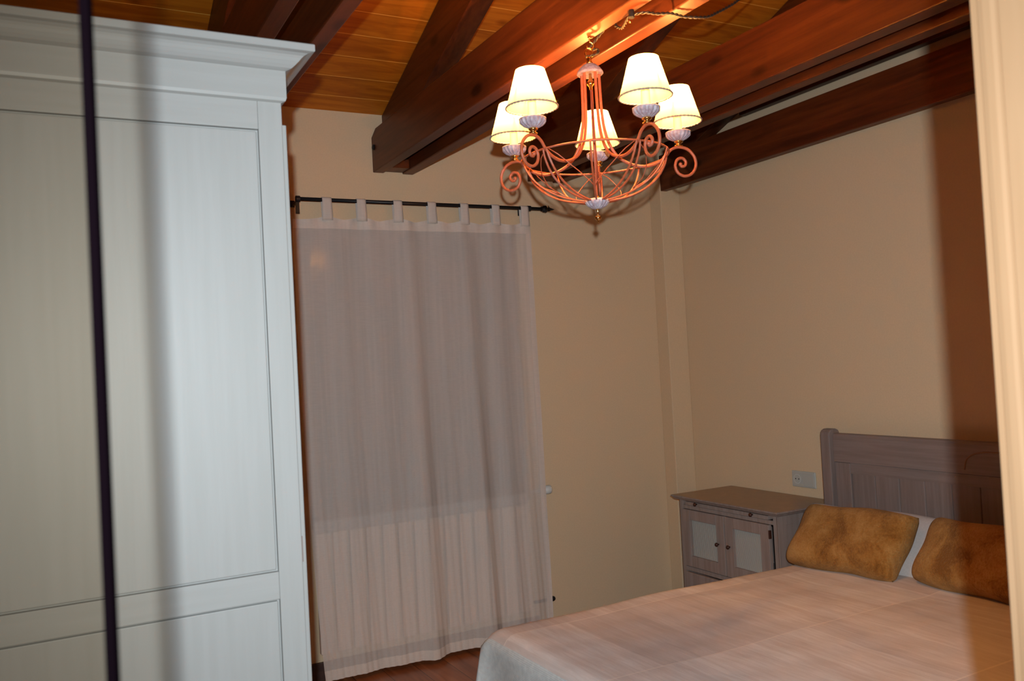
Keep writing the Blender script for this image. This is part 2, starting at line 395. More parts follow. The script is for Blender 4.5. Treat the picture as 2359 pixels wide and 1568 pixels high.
# ------------------------------------------------------------------ roof timbers
TB, TT = 2.262, 2.455
def tie(x0, x1, label, group=None, y1=YB, dz=0):
    bm = bmesh.new(); b0, t0 = TB-dz, TT-dz
    prism(bm, [(YF+.004, b0), (y1, b0), (y1, t0-.03), (y1-.06, t0), (YF+.004, t0)], 'X', x0, x1)
    o = obj('tie_beam', bm, M['beam'], bevel=.004); return tag(o, label, 'beam', group)
def rafter(x0, x1, label):
    bm = bmesh.new(); dz = .225; e = .004
    prism(bm, [(YB-e, ZE-dz-.0+SL*e), (YR, ZR-dz), (YF+.01, ZR-SL*(YR-YF-.01)-dz), (YF+.01, ZR-SL*(YR-YF-.01)-e), (YR, ZR-e), (YB-e, ZE-e)], 'X', x0, x1)
    o = obj('rafter', bm, M['beam'], bevel=.003); return tag(o, label, 'beam', 'dark rafters under the pine ceiling')
G = 'pairs of dark tie beams under the sloping ceiling'
tie(.515, .568, 'dark tie beam highest above the white wardrobe, leftmost in view', G)
tie(.662, .712, 'dark tie beam passing just right of the wardrobe cornice', G)
a_beam = tie(1.347, 1.400, 'dark brown tie beam that the chandelier hook hangs beside, bolt at its wall end', G)
tie(1.492, 1.546, 'tie beam right of the hook, its underside glowing orange above the chandelier', G)
tie(2.170, 2.232, 'reddish tie beam behind the upper right lampshade of the chandelier', G)
tie(2.318, 2.373, 'narrowly showing tie beam just above the white plaster strip', G)
tie(2.944, 2.985, 'dark tie beam along the right wall below the white plaster strip', G, dz=.031)
rafter(.570, .660, 'dark sloping rafter above the white wardrobe between two tie beams')
rafter(1.402, 1.490, 'dark sloping rafter rising from the wall end of the bolted tie beam')
rafter(2.234, 2.316, 'dark sloping rafter seen at top right behind the cable')
rafter(2.987, 3.069, 'dark sloping rafter against the right wall left of the plaster strip')
o = obj('ledger_beam', bx(((3.030, .54, 2.501), (3.069, 3.17, 2.66))), M['beam'], bevel=.003); tag(o, 'horizontal dark timber on the right wall above the white plaster strip', 'beam')
o = obj('spacer_block', bx(((1.401, 3.70, 2.268), (1.491, 3.795, 2.31))), M['beam'], bevel=.003); tag(o, 'small dark wood block between two tie beams at the back wall', 'block', 'blocks between tie beams')
o = obj('spacer_block', bx(((2.233, 3.70, 2.268), (2.317, 3.795, 2.31))), M['beam'], bevel=.003); tag(o, 'small dark wood block between the right pair of tie beams at the wall', 'block', 'blocks between tie beams')
bm = bmesh.new(); lathe(bm, [(0, 0), (.012, 0), (.014, .004), (.009, .009), (0, .010)], seg=12)
bmesh.ops.transform(bm, matrix=Matrix.Translation((1.347, 3.765, 2.372)) @ Matrix.Rotation(-PI/2, 4, 'Y'), verts=bm.verts[:])
bo = obj('bolt', bm, M['black'], a_beam); bo['label'] = 'dark metal bolt head'

# ------------------------------------------------------------------ wardrobe
wy, wx = 1.70, .4195
wr = thing('wardrobe', 'tall white wooden wardrobe with panelled side and moulded cornice, at left', 'wardrobe', (.12, 2.2, 0))
wx0, wyb = -.17, 2.95
obj('carcass', bx(((wx0, wy+.012, .0), (wx-.002, wyb, 1.889))), M['white'], wr)
pr, ptop, pbot, p2top, p2bot, pl = .373, 1.831, .970, .917, .14, -.105
for xa_, xb_ in ((pr, wx), (wx0, pl)): obj('side_stile', bx(((xa_, wy, 0), (xb_, wy+.013, 1.889))), M['white'], wr, bevel=.0015)
for za_, zb_ in ((ptop, 1.889), (p2top, pbot), (0, p2bot)): obj('side_rail', bx(((pl, wy+.0002, za_), (pr, wy+.013, zb_))), M['whiteX'], wr, bevel=.0015)
def sidepan(z0, z1):
    e = .0035; return bx(((pl+e, wy+.004, z0+e), (pr-e, wy+.02, z1-e)))
obj('side_panel', sidepan(pbot, ptop), M['white'], wr, bevel=.002)
obj('side_panel', sidepan(p2bot, p2top), M['white'], wr, bevel=.002)
# front doors (seen edge-on)
for a, b_ in ((wy+.01, 2.30), (2.306, 2.90)):
    dd = obj('wardrobe_door', bx(((wx, a, .10), (wx+.0105, b_, 1.846))), M['white'], wr, bevel=.002)
    bm = bmesh.new(); sphere(bm, (wx+.028, b_-.05 if a < 2 else a+.05, 1.0), .014); add_box(bm, (wx+.010, (b_-.053 if a < 2 else a+.047), .997), (wx+.02, (b_-.047 if a < 2 else a+.053), 1.003))
    obj('knob', bm, M['knob'], dd, smooth=True)
obj('hinge', bx(((wx+.001, wy+.0085, .98), (wx+.004, wy+.0115, 1.03))), M['grey'], wr)
# cornice: mitred moulding swept round side, front and rear side
cor = [(0, 1.886), (.007, 1.889), (.009, 1.895), (.009, 1.948), (.013, 1.9495), (.019, 1.952), (.025, 1.957), (.031, 1.963), (.035, 1.968), (.039, 1.972), (.046, 1.9755), (.056, 1.977), (.057, 1.978), (.057, 1.990), (.055, 1.992)]
bm = bmesh.new()
def cor_ring(p): return [(wx0-.01, wy-p, None), (wx+p, wy-p, None), (wx+p, wyb+p, None), (wx0-.01, wyb+p, None)]
rings = []
for p, z in cor: rings.append([bm.verts.new((x, y, z)) for x, y, _ in cor_ring(p)])
for a, b_ in zip(rings, rings[1:]):
    for k in range(4): bm.faces.new((a[k], a[(k+1) % 4], b_[(k+1) % 4], b_[k]))
bm.faces.new(rings[0][::-1]); bm.faces.new(rings[-1])
cc = obj('cornice', bm, M['whiteX'], wr)
for i_, p in enumerate(cc.data.polygons):
    pass
# glass door leaf standing open at the left of the view, its edge a dark strip
gl = thing('glass_door', 'open glass door leaf at far left with a blurred dark vertical edge', 'door', (.0, .52, 0))
PC, PS = math.cos(math.radians(22)), math.sin(math.radians(22))
def leaf(u0, u1, h, mat, name, th):
    bm = bmesh.new(); ex, ey = .0255, .512
    q = [(ex-PC*u0, ey+PS*u0), (ex-PC*u1, ey+PS*u1)]; nx, ny = PS*th/2, PC*th/2
    prism(bm, [(q[0][0]-nx, q[0][1]-ny), (q[0][0]+nx, q[0][1]+ny), (q[1][0]+nx, q[1][1]+ny), (q[1][0]-nx, q[1][1]-ny)], 'Z', .002, h)
    return obj(name, bm, mat, gl)
leaf(0, .0052, 2.05, M['doorstrip'], 'edge_strip', .006)
leaf(.0052, .23, 2.05, M['pane'], 'glass_pane', .004)

# ------------------------------------------------------------------ curtain, rod, radiator
RY, RZ = 3.70, 2.105
cr = thing('curtain_rod', 'black iron curtain rod with an arrow finial above the curtain', 'curtain rod', (1.6, RY, RZ))
bm = bmesh.new(); tube(bm, [(.955, RY, RZ), (2.185, RY, RZ)], .0085, 12); obj('rod', bm, M['black'], cr, smooth=True)
bm = bmesh.new()
def latheX(bm, prof, y, z, seg=14):
    b2 = bmesh.new(); lathe(b2, prof, seg=seg)
    bmesh.ops.transform(b2, matrix=Matrix.Translation((0, y, z)) @ Matrix.Rotation(PI/2, 4, 'Y'), verts=b2.verts[:])
    me = bpy.data.meshes.new('t'); b2.to_mesh(me); b2.free(); bm.from_mesh(me); bpy.data.meshes.remove(me)
latheX(bm, [(.0, 2.183), (.0125, 2.184), (.0125, 2.190), (.017, 2.196), (.018, 2.208), (.013, 2.214), (.006, 2.218), (.006, 2.226), (.009, 2.232), (.006, 2.242), (.0, 2.262)], RY, RZ)
for a in range(4):
    an = PI/4+a*PI/2; dy, dz = math.cos(an), math.sin(an)
    v = [bm.verts.new(p) for p in ((2.222, RY+dy*.004, RZ+dz*.004), (2.236, RY+dy*.004, RZ+dz*.004), (2.216, RY+dy*.024, RZ+dz*.024), (2.228, RY+dy*.003-dz*.004, RZ+dz*.003+dy*.004))]
    for q in ((0, 1, 2), (0, 3, 1), (1, 3, 2), (2, 3, 0)): bm.faces.new([v[i] for i in q])
obj('finial', bm, M['black'], cr)
for x in (.965, 2.113):
    bm = bmesh.new(); add_box(bm, (x-.008, RY+.008, RZ-.062 if x < 1 else RZ-.008), (x+.008, RY+.016, RZ+.012)); add_box(bm, (x-.006, RY+.01, RZ-.016), (x+.006, YB, RZ-.006))
    tube(bm, [(x-.009, RY, RZ), (x+.009, RY, RZ)], .0135, 12); add_box(bm, (x-.010, YB-.006, RZ-.02), (x+.010, YB, RZ+.01))
    obj('bracket', bm, M['black'], cr, bevel=.001)

CX0, CX1, CZ0, CZ1 = .938, 2.118, .022, 2.030
ct = thing('curtain', 'long taupe tab-top curtain hanging in front of the window', 'curtain', (1.55, RY, CZ0))
tabs = [1.090, 1.247, 1.420, 1.588, 1.755, 1.922, 2.083]
def fold(u, z):
    """depth of the cloth at width fraction u and height z"""
    t = (CZ1-z)/(CZ1-CZ0); x = CX0+(CX1-CX0)*u
    s = 0
    for (c, wd_, a0, a1) in ((1.125, .05, .010, .008), (1.30, .045, .006, .006), (1.46, .045, .010, .038), (1.64, .06, .006, -.012), (1.745, .05, .010, .042), (1.90, .05, .010, .024), (2.00, .03, .004, .016), (1.55, .05, -.004, -.014), (1.83, .04, -.004, -.016), (1.2, .08, 0, -.012)):
        cx = c+.03*t
        s += (a0+(a1-a0)*t)*math.exp(-((x-cx)/wd_)**2)
    s += .0012*math.sin(x*95+3*z)*(.3+t)+.002*math.sin(x*210+z*9)*t*t
    hb = math.exp(-((CZ1-z)/.05)**2)
    s += hb*.006*math.sin(x*70)
    return RY-s+.006
def cloth(u0, u1, z0f, z1f, nx, nz, off=0):
    bm = bmesh.new(); g = []
    for j in range(nz+1):
        row = []
        for i in range(nx+1):
            u = u0+(u1-u0)*i/nx; x = CX0+(CX1-CX0)*u
            z0, z1 = z0f(x), z1f(x); z = z0+(z1-z0)*j/nz; t = (CZ1-z)/(CZ1-CZ0)
            xx = x+.012*t*(u)+.05*t**2.6*max(0, 1-u*3)
            row.append(bm.verts.new((xx, fold(u, z)-off, z)))
        g.append(row)
    for j in range(nz):
        for i in range(nx): bm.faces.new((g[j][i], g[j][i+1], g[j+1][i+1], g[j+1][i]))
    return bm
def ztop(x):
    dmin = min(abs(x-t) for t in tabs); return CZ1-.012*min(1, max(0, dmin-.022)/.06)**.8
obj('cloth_panel', cloth(0, .985, lambda x: CZ0+.03, ztop, 150, 110), M['curtain'], ct, smooth=True)
obj('header_band', cloth(0, 1, lambda x: CZ1-.052, ztop, 150, 5, .0025), M['hem'], ct, smooth=True)
obj('side_hem', cloth(.975, 1, lambda x: CZ0, lambda x: CZ1-.05, 3, 90, .0025), M['hem'], ct, smooth=True)
obj('bottom_hem', cloth(0, 1, lambda x: CZ0, lambda x: CZ0+.045, 150, 4, .0022), M['hem'], ct, smooth=True)
for t in tabs:
    bm = bmesh.new(); hw = .021; path = [(RY-.010, CZ1-.016), (RY-.010, CZ1+.005), (RY-.0115, RZ-.006)]
    for k in range(0, 9):
        an = PI-k*PI/8; path.append((RY+math.cos(an)*.0115, RZ+math.sin(an)*.0115))
    path += [(RY+.0115, RZ-.01), (RY+.008, CZ1+.005), (RY+.002, CZ1-.016)]
    L = [[bm.verts.new((t-hw*(1+.12*(1 if j in (0, 1) else 0))+i*hw*2/4*(1+.12*(1 if j in (0, 1) else 0)), y-.0015*math.sin(i*PI/4)-.002*(j < 2), z)) for i in range(5)] for j, (y, z) in enumerate(path)]
    for a, b_ in zip(L, L[1:]):
        for k in range(4): bm.faces.new((a[k], a[k+1], b_[k+1], b_[k]))
    obj('tab', bm, M['hem'], ct, smooth=True, solid=.0015)

rd = thing('radiator', 'pale radiator faintly visible through the lower curtain', 'radiator', (1.55, 3.76, .1))
for k in range(14):
    x = 1.02+k*.0765
    bm = bmesh.new(); add_box(bm, (x-.031, 3.755, .12), (x+.031, 3.785, .645)); add_box(bm, (x-.012, 3.785, .14), (x+.012, 3.796, .62))
    obj('column', bm, M['radiator'], rd, bevel=.01, seg=3)
obj('top_header', bx(((.985, 3.752, .645), (2.05, 3.792, .70))), M['white'], rd, bevel=.008, seg=3)
bm = bmesh.new(); latheX(bm, [(0, 2.06), (.010, 2.06), (.010, 2.12), (.018, 2.138), (.022, 2.145), (.022, 2.170), (.018, 2.177), (0, 2.179)], 3.745, .705)
v1 = obj('radiator_valve', bm, M['valve'], rd, smooth=True); v1['label'] = 'white round valve head'
obj('valve_slot', bx(((2.178, 3.738, .703), (2.1805, 3.752, .7065))), M['black'], v1)
bm = bmesh.new(); latheX(bm, [(0, 2.05), (.008, 2.05), (.008, 2.138), (.012, 2.142), (.013, 2.158), (.009, 2.166), (0, 2.168)], 3.745, .165)
v2 = obj('return_valve', bm, M['black'], rd, smooth=True); v2['label'] = 'small dark lower valve knob'

# ------------------------------------------------------------------ bed
bed = thing('bed', 'double bed with mauve-grey wooden headboard against the right wall', 'bed', (2.1, 1.85, 0))
BX0, BX1, BY0, BY1, BZ = 1.250, 2.93, 1.13, 2.63, .467
obj('mattress', bx(((BX0+.03, BY0+.03, .20), (BX1, BY1-.03, .45))), M['mattress'], bed, bevel=.05, seg=4)
obj('bed_base', bx(((BX0+.06, BY0+.05, .08), (BX1+.02, BY1-.05, .20))), M['grey'], bed, bevel=.01)
for x in (BX0+.12, BX1-.1):
    for y in (BY0+.12, BY1-.12): obj('leg', bx(((x-.03, y-.03, 0), (x+.03, y+.03, .08))), M['grey'], bed)
hb = obj('headboard', bx(((2.985, BY0-.02, .25), (3.005, 2.668, .80))), M['grey'], bed)
HT = .972
def post(y0, y1):
    bm = bmesh.new(); c = [(2.950, 0), (2.950, HT-.012), (2.953, HT), (2.960, HT+.009), (2.972, HT+.014), (2.995, HT+.014), (3.010, HT+.008), (3.016, HT-.005), (3.016, 0)]
    prism(bm, c, 'Y', y0, y1); return bm
obj('headboard_post', post(2.662, 2.712), M['grey'], hb, bevel=.004)
obj('headboard_post', post(1.0, 1.057), M['grey'], hb, bevel=.004)
bm = bmesh.new(); prism(bm, [(2.972, .845), (2.972, .955), (2.976, .965), (2.985, HT-.004), (3.000, HT-.004), (3.010, .962), (3.010, .845)], 'Y', 1.057, 2.662)
obj('top_rail', bm, M['greyY'], hb, bevel=.002)
obj('side_stile', bx(((2.974, 2.580, .3), (3.006, 2.662, .844))), M['grey'], hb, bevel=.004)
bm = bmesh.new(); prism(bm, [(2.976, .80), (2.976, .843), (2.982, .85), (2.99, .85), (2.99, .80)], 'Y', 1.06, 2.580); obj('moulding', bm, M['greyY'], hb)
for k in range(14):
    y1_ = 2.578-k*.115
    if y1_-.115 < 1.06: break
    obj('plank', bx(((2.981, y1_-.113, .3), (2.989, y1_-.001, .845))), M['grey'], hb, bevel=.003)
# carved arc on the top rail
bm = bmesh.new(); tube(bm, smooth_path([(2.9715, 2.055, .862), (2.9715, 2.04, .905), (2.9715, 1.99, .928), (2.9715, 1.91, .932), (2.9715, 1.83, .928), (2.9715, 1.785, .905), (2.9715, 1.77, .862)], 6), .003, 6)
obj('carved_arc', bm, M['wornedge'], hb, smooth=True)

# coverlet: one cloth over the mattress, dropping at the foot and on the far side
def cov_point(s, t):
    """s: distance from headboard end along the bed to the foot and down; t: distance from the near side across and down"""
    LX = BX1-.02-BX0; LY = BY1-BY0
    R = .05
    def wrap(q, L):
        if q <= L-R: return q, 0
        a = (q-(L-R))/R
        if a <= PI/2: return L-R+R*math.sin(a), R*(1-math.cos(a))
        return L, R+(q-(L-R)-R*PI/2)
    px, dx = wrap(s, LX); py, dy = wrap(t, LY)
    x = BX1-.02-px; y = BY0+py; z = BZ-dx-dy
    return x, y, z, dx, dy
bm = bmesh.new(); NS, NT = 110, 100; SM, TM = BX1-.02-BX0+.40, BY1-BY0+.40; g = []
for i in range(NS+1):
    row = []
    for j in range(NT+1):
        s, t = SM*i/NS, TM*j/NT; x, y, z, dx, dy = cov_point(s, t)
        if dx > 0 and dy > 0:                      # hanging corner: cloth fans out smoothly round the bed corner
            dd_ = math.hypot(dx, dy); an = math.atan2(dy, dx); z = BZ-min(dd_, .40)
            fl_ = .14*min(dd_, .40)*math.sin(2*an); x -= fl_*math.cos(an); y += fl_*math.sin(an)
        if dx > .03: x -= .004+.010*math.sin(y*19+.6)*min(1, dx/.25)+.03*dx
        if dy > .03: y += .006+.010*math.sin(x*17)*min(1, dy/.25)+.04*dy
        if dx < .03 and dy < .03:
            z += .003*math.sin(x*6.1+y*3.3)+.0013*math.sin(x*13-y*9)+.0006*math.sin(y*41+x*7)
            # soft rise over the pillows
            sx = max(0, min(1, (x-2.60)/.16)); sx = sx*sx*(3-2*sx)
            z += .012*sx
        row.append(bm.verts.new((x, y, max(z, .06))))
    g.append(row)
for i in range(NS):
    for j in range(NT):
        fc = bm.faces.new((g[i][j], g[i][j+1], g[i+1][j+1], g[i+1][j]))
        s, t = SM*(i+.5)/NS, TM*(j+.5)/NT
        fc.material_index = 1 if s > BX1-.02-BX0+.012 or t > BY1-BY0+.012 else 0
cv = obj('coverlet', bm, [M['coverlet'], M['drape']], None, smooth=True, solid=.006)
tag(cv, 'pinkish beige woven coverlet spread over the bed, grey sides hanging down', 'bedspread')

def pillow(name, c, w, h, th, mat, rot, label, cat, group=None, seg=30, puff=.55, pw=3.5, wav=.0):
    """stuffed rectangle; local x = width, y = height, z = thickness"""
    bm = bmesh.new(); n = seg; top = []; bot = []
    for i in range(n+1):
        a = []; b_ = []
        for j in range(n+1):
            u, v = -1+2*i/n, -1+2*j/n
            e = ((1-abs(u)**pw)*(1-abs(v)**pw))
            zz = th/2*max(0, e)**puff
            cr_ = (abs(u)**6)*(abs(v)**6)
            x = u*w/2*(1-.022*(abs(u)**6)*(1-v*v)-.04*cr_); y = v*h/2*(1-.03*(abs(v)**6)*(1-u*u)-.06*cr_)
            if wav: zz += wav*math.sin(u*4+v*3)*max(0, e); x += wav*.8*math.sin(v*5+1)*abs(u)**3; y += wav*math.sin(u*5+.5)*abs(v)**3
            a.append(bm.verts.new((x, y, zz)))
            b_.append(a[-1] if i in (0, n) or j in (0, n) else bm.verts.new((x, y, -zz*.8)))
        top.append(a); bot.append(b_)
    for i in range(n):
        for j in range(n):
            bm.faces.new((top[i][j], top[i+1][j], top[i+1][j+1], top[i][j+1]))
            try: bm.faces.new((bot[i][j], bot[i][j+1], bot[i+1][j+1], bot[i+1][j]))
            except ValueError: pass
    mt = Matrix.Translation(c) @ rot
    bmesh.ops.transform(bm, matrix=mt, verts=bm.verts[:])
    o = obj(name, bm, mat, None, smooth=True); tag(o, label, cat, group); return o
def basis(xd, yd, square=True):
    x = Vector(xd).normalized(); y = Vector(yd).normalized()
    if square: y = (y-x*y.dot(x)).normalized()
    z = x.cross(y).normalized()
    return Matrix(((x.x, y.x, z.x, 0), (x.y, y.y, z.y, 0), (x.z, y.z, z.z, 0), (0, 0, 0, 1)))
# sleeping pillows against the headboard
pillow('pillow', (2.838, 2.362, .562), .70, .28, .11, M['pillowc'], basis((.12, -1, 0), (.60, 0, .8)), 'ivory bed pillow behind the left brown cushion, nearest the bedside cabinet', 'pillow', 'bed pillows', wav=.006)
pillow('pillow', (2.850, 1.655, .560), .70, .27, .11, M['sheet'], basis((0, -1, 0), (.60, 0, .8)), 'pale bluish bed pillow behind the right brown cushion', 'pillow', 'bed pillows', wav=.006)
# plush cushions
def cushion(BL, BR, TL, TR, label, th):
    BL, BR, TL, TR = map(Vector, (BL, BR, TL, TR)); c = (BL+BR+TL+TR)/4
    w = ((BR-BL).length+(TR-TL).length)/2; h = ((TL-BL).length+(TR-BR).length)/2
    o = pillow('cushion', c, w*1.06, h*1.08, th, M['plush'], basis((BR-BL)+(TR-TL), (TL-BL)+(TR-BR), False), label, 'cushion', 'brown plush cushions on the bed', seg=44, puff=.42, pw=4.5, wav=.005)
    return o
cushion((2.620, 2.600, .480), (2.69, 2.19, .472), (2.765, 2.610, .676), (2.80, 2.120, .700), 'brown plush cushion leaning on the bed nearest the bedside cabinet', .15)
cushion((2.735, 2.10, .487), (2.70, 1.66, .482), (2.84, 2.085, .683), (2.84, 1.62, .690), 'brown plush cushion at right, partly behind the pale door frame', .15)

# ------------------------------------------------------------------ bedside cabinet
ns = thing('bedside_cabinet', 'mauve-grey bedside cabinet with two pleated-cloth doors beside the bed', 'cabinet', (2.88, 3.07, 0))
NY0, NY1, NXF, NTP = 2.743, 3.392, 2.70, .654
bm = bmesh.new()
for a, b_ in (((NXF+.012, NY0, .06), (3.06, NY0+.018, .632)), ((NXF+.012, NY1-.018, .06), (3.06, NY1, .632)), ((NXF+.012, NY0, .06), (3.06, NY1, .08)), ((3.045, NY0, .06), (3.06, NY1, .632)), ((NXF+.012, NY0, .30), (3.05, NY1, .312)), ((NXF+.012, NY0, .618), (3.05, NY1, .632))): add_box(bm, a, b_)
obj('carcass', bm, M['greylight'], ns, bevel=.002)
st = .042
obj('face_frame', bx(((NXF, NY0, 0), (NXF+.014, NY0+st*.62, .632)), ((NXF, NY1-.024, 0), (NXF+.014, NY1, .632)), ((NXF, NY0+st*.62, .592), (NXF+.014, NY1-.024, .610)), ((NXF, NY0+st*.62, .292), (NXF+.014, NY1-.024, .312)), ((NXF, NY0+st*.62, .05), (NXF+.014, NY1-.024, .085))), M['greylight'], ns, bevel=.0015)
for (x, y) in ((NXF+.02, NY0+.02), (NXF+.02, NY1-.02), (3.04, NY0+.02), (3.04, NY1-.02)):
    obj('foot', bx(((x-.02, y-.02, 0), (x+.02, y+.02, .06))), M['greylight'], ns)
# raised side frame (near side)
obj('side_panel', bx(((NXF+.05, NY0-.001, .59), (3.02, NY0+.004, .63)), ((NXF+.0, NY0-.001, .06), (NXF+.05, NY0+.004, .63)), ((3.01, NY0-.001, .06), (3.06, NY0+.004, .63))), M['greylight'], ns, bevel=.001)
bm = bmesh.new(); zt = NTP
lay = [(.000, zt-.024), (.012, zt-.020), (.020, zt-.010), (.024, zt-.007), (.0245, zt-.002), (.021, zt)]
rr = []
for o_, z in lay: rr.append([bm.verts.new(p) for p in ((NXF-o_, NY0-o_, z), (3.066, NY0-o_, z), (3.066, NY1+o_+.012, z), (NXF-o_, NY1+o_+.012, z))])
for a, b_ in zip(rr, rr[1:]):
    for k in range(4): bm.faces.new((a[k], a[(k+1) % 4], b_[(k+1) % 4], b_[k]))
bm.faces.new(rr[0][::-1]); tf = bm.faces.new(rr[-1]); tf.material_index = 1
obj('cabinet_top', bm, [M['greylight'], M['top']], ns)
def knob(y, z, par, r=.009):
    bm = bmesh.new(); lathe(bm, [(0, 0), (.004, 0), (.004, .006), (r, .010), (r, .015), (r*.6, .019), (0, .020)], seg=12)
    bmesh.ops.transform(bm, matrix=Matrix.Translation((NXF-.008, y, z)) @ Matrix.Rotation(-PI/2, 4, 'Y'), verts=bm.verts[:])
    return obj('knob', bm, M['knob'], par, smooth=True)
sl = obj('pull_out_tray', bx(((NXF-.006, NY0+.05, .612), (3.0, NY1-.05, .629))), M['greylight'], ns, bevel=.001)
knob(3.254, .624, sl); knob(2.882, .624, sl)
def cdoor(y0, y1, ky):
    z0, z1 = .316, .590; fw = .052; X = NXF-.008
    dr = obj('cabinet_door', bx(((X, y0, z0), (X+.018, y0+fw, z1)), ((X, y1-fw, z0), (X+.018, y1, z1)), ((X, y0+fw, z1-fw+.004), (X+.018, y1-fw, z1)), ((X, y0+fw, z0), (X+.018, y1-fw, z0+fw))), M['greylight'], ns, bevel=.002)
    obj('cloth_panel', bx(((X+.014, y0+fw-.002, z0+fw-.002), (X+.017, y1-fw+.002, z1-fw+.006))), M['pleat'], dr)
    knob(ky, .456, dr, .0095)
    return dr
d1 = cdoor(3.075, 3.366, 3.115); d2 = cdoor(2.790, 3.068, 3.040)
for z in (.55, .35): 
    obj('hinge', bx(((NXF-.010, 2.783, z-.018), (NXF+.001, 2.790, z+.018))), M['knob'], d2)
dw = obj('drawer', bx(((NXF-.008, NY0+.03, .095), (NXF+.012, NY1-.028, .286))), M['greylight'], ns, bevel=.004)
knob(3.2, .19, dw); knob(2.93, .19, dw)

# ------------------------------------------------------------------ wall socket
so = thing('wall_socket', 'grey double wall socket plate above the bedside cabinet', 'socket', (XR, 2.93, .733))
obj('plate', bx(((XR-.009, 2.858, .695), (XR, 3.000, .770))), M['socket'], so, bevel=.004, seg=3)
bm = bmesh.new(); lathe(bm, [(0, -.006), (.017, -.006), (.0195, 0), (.0215, .0015), (.022, 0)], seg=24)
bmesh.ops.transform(bm, matrix=Matrix.Translation((XR-.0085, 2.966, .732)) @ Matrix.Rotation(-PI/2, 4, 'Y'), verts=bm.verts[:])
sk = obj('socket_face', bm, M['valve'], so, smooth=True)
for dy in (-.0095, .0095):
    bm = bmesh.new(); sphere(bm, (XR-.0095, 2.966+dy, .732), .0026); obj('hole', bm, M['black'], sk)
obj('blank_cover', bx(((XR-.011, 2.866, .702), (XR-.008, 2.928, .763))), M['socket'], so, bevel=.002)
for za_, zb_ in ((.702, .7075), (.7575, .763)): obj('cover_edge', bx(((XR-.0105, 2.933, za_), (XR-.0085, 2.994, zb_))), M['socket'], so, bevel=.0008)

# ------------------------------------------------------------------ chandelier
AZ0 = math.atan2(CH.x, CH.y)+math.radians(2.5)          # heading of the arm that points away
ch = thing('chandelier', 'terracotta iron basket chandelier with five lit cream shades', 'chandelier', (CH.x, CH.y, 1.734))
def rad(r, z, az): return Vector((CH.x+r*math.sin(az), CH.y+r*math.cos(az), z))
# top canopy cap with scalloped dome
bm = bmesh.new(); lathe(bm, [(0, 2.186), (.010, 2.185), (.018, 2.181, 1), (.028, 2.172, 1), (.034, 2.164, .6), (.037, 2.160), (.038, 2.156), (.035, 2.153), (.026, 2.155), (0, 2.157)], (CH.x, CH.y), 60, .05, 15)
obj('top_cap', bm, M['cup'], ch, smooth=True)
bm = bmesh.new(); lathe(bm, [(0, 2.160), (.004, 2.158), (.004, 2.142), (.007, 2.138), (.012, 2.130), (.011, 2.124), (.005, 2.118), (.0045, 2.110), (0, 2.108)], (CH.x, CH.y), 16)
obj('inner_finial', bm, M['brass'], ch, smooth=True)
bm = bmesh.new(); lathe(bm, [(0, 2.184), (.008, 2.184), (.009, 2.190), (.006, 2.194), (.009, 2.199), (.006, 2.204), (0, 2.205)], (CH.x, CH.y), 16)
obj('collar', bm, M['brass'], ch, smooth=True)
bm = bmesh.new(); tube(bm, smooth_path([(CH.x+.010*math.cos(a)*.9, CH.y-.005*math.cos(a), 2.2165+.014*math.sin(a)) for a in [k*PI/6 for k in range(12)]], 2, True), .0024, 8, True)
obj('chain_link', bm, M['brass'], ch, smooth=True)
# central rod and bottom cup
bm = bmesh.new(); tube(bm, [(CH.x, CH.y, 2.11), (CH.x, CH.y, 1.80)], .0032, 8)
obj('central_rod', bm, M['rod'], ch, smooth=True)
bm = bmesh.new(); lathe(bm, [(0, 1.806), (.007, 1.806), (.006, 1.795), (0, 1.795)], (CH.x, CH.y), 12); obj('brass_nut', bm, M['brass'], ch, smooth=True)
bm = bmesh.new(); lathe(bm, [(0, 1.796), (.030, 1.797), (.034, 1.795), (.034, 1.791), (.030, 1.787, .8), (.023, 1.778, 1), (.012, 1.771, .8), (.006, 1.769), (0, 1.769)], (CH.x, CH.y), 96, .17, 16)
obj('bottom_cup', bm, M['cup'], ch, smooth=True)
bm = bmesh.new(); lathe(bm, [(0, 1.770), (.006, 1.769), (.0035, 1.764), (.0035, 1.752), (.009, 1.748), (.010, 1.743), (.007, 1.739), (.003, 1.737), (.0032, 1.733), (0, 1.731)], (CH.x, CH.y), 16)
obj('bottom_finial', bm, M['brass'], ch, smooth=True)
# basket ring and ribs
bm = bmesh.new(); tube(bm, [rad(.208, 1.914, k*2*PI/72) for k in range(72)], .0028, 8, True); obj('basket_ring', bm, M['rod'], ch, smooth=True)
bowl = [(.208, 1.914), (.200, 1.890), (.180, 1.858), (.150, 1.831), (.110, 1.810), (.070, 1.798), (.030, 1.792)]
def bowlr(t):
    i = min(int(t*(len(bowl)-1)), len(bowl)-2); f_ = t*(len(bowl)-1)-i
    return bowl[i][0]+(bowl[i+1][0]-bowl[i][0])*f_, bowl[i][1]+(bowl[i+1][1]-bowl[i][1])*f_
for k in range(10):
    az = AZ0+k*PI/5; off = math.radians(1.6) if k % 2 == 0 else 0
    bm = bmesh.new()
    for s_ in ((-1, 1) if k % 2 == 0 else (0,)):
        tube(bm, smooth_path([rad(r+.003, z, az+s_*math.radians(1.5)*(1+2.5*i/6)) for i, (r, z) in enumerate(bowl)], 4), .0031 if k % 2 == 0 else .0026, 6)
    obj('basket_rib', bm, M['rod'], ch, smooth=True)
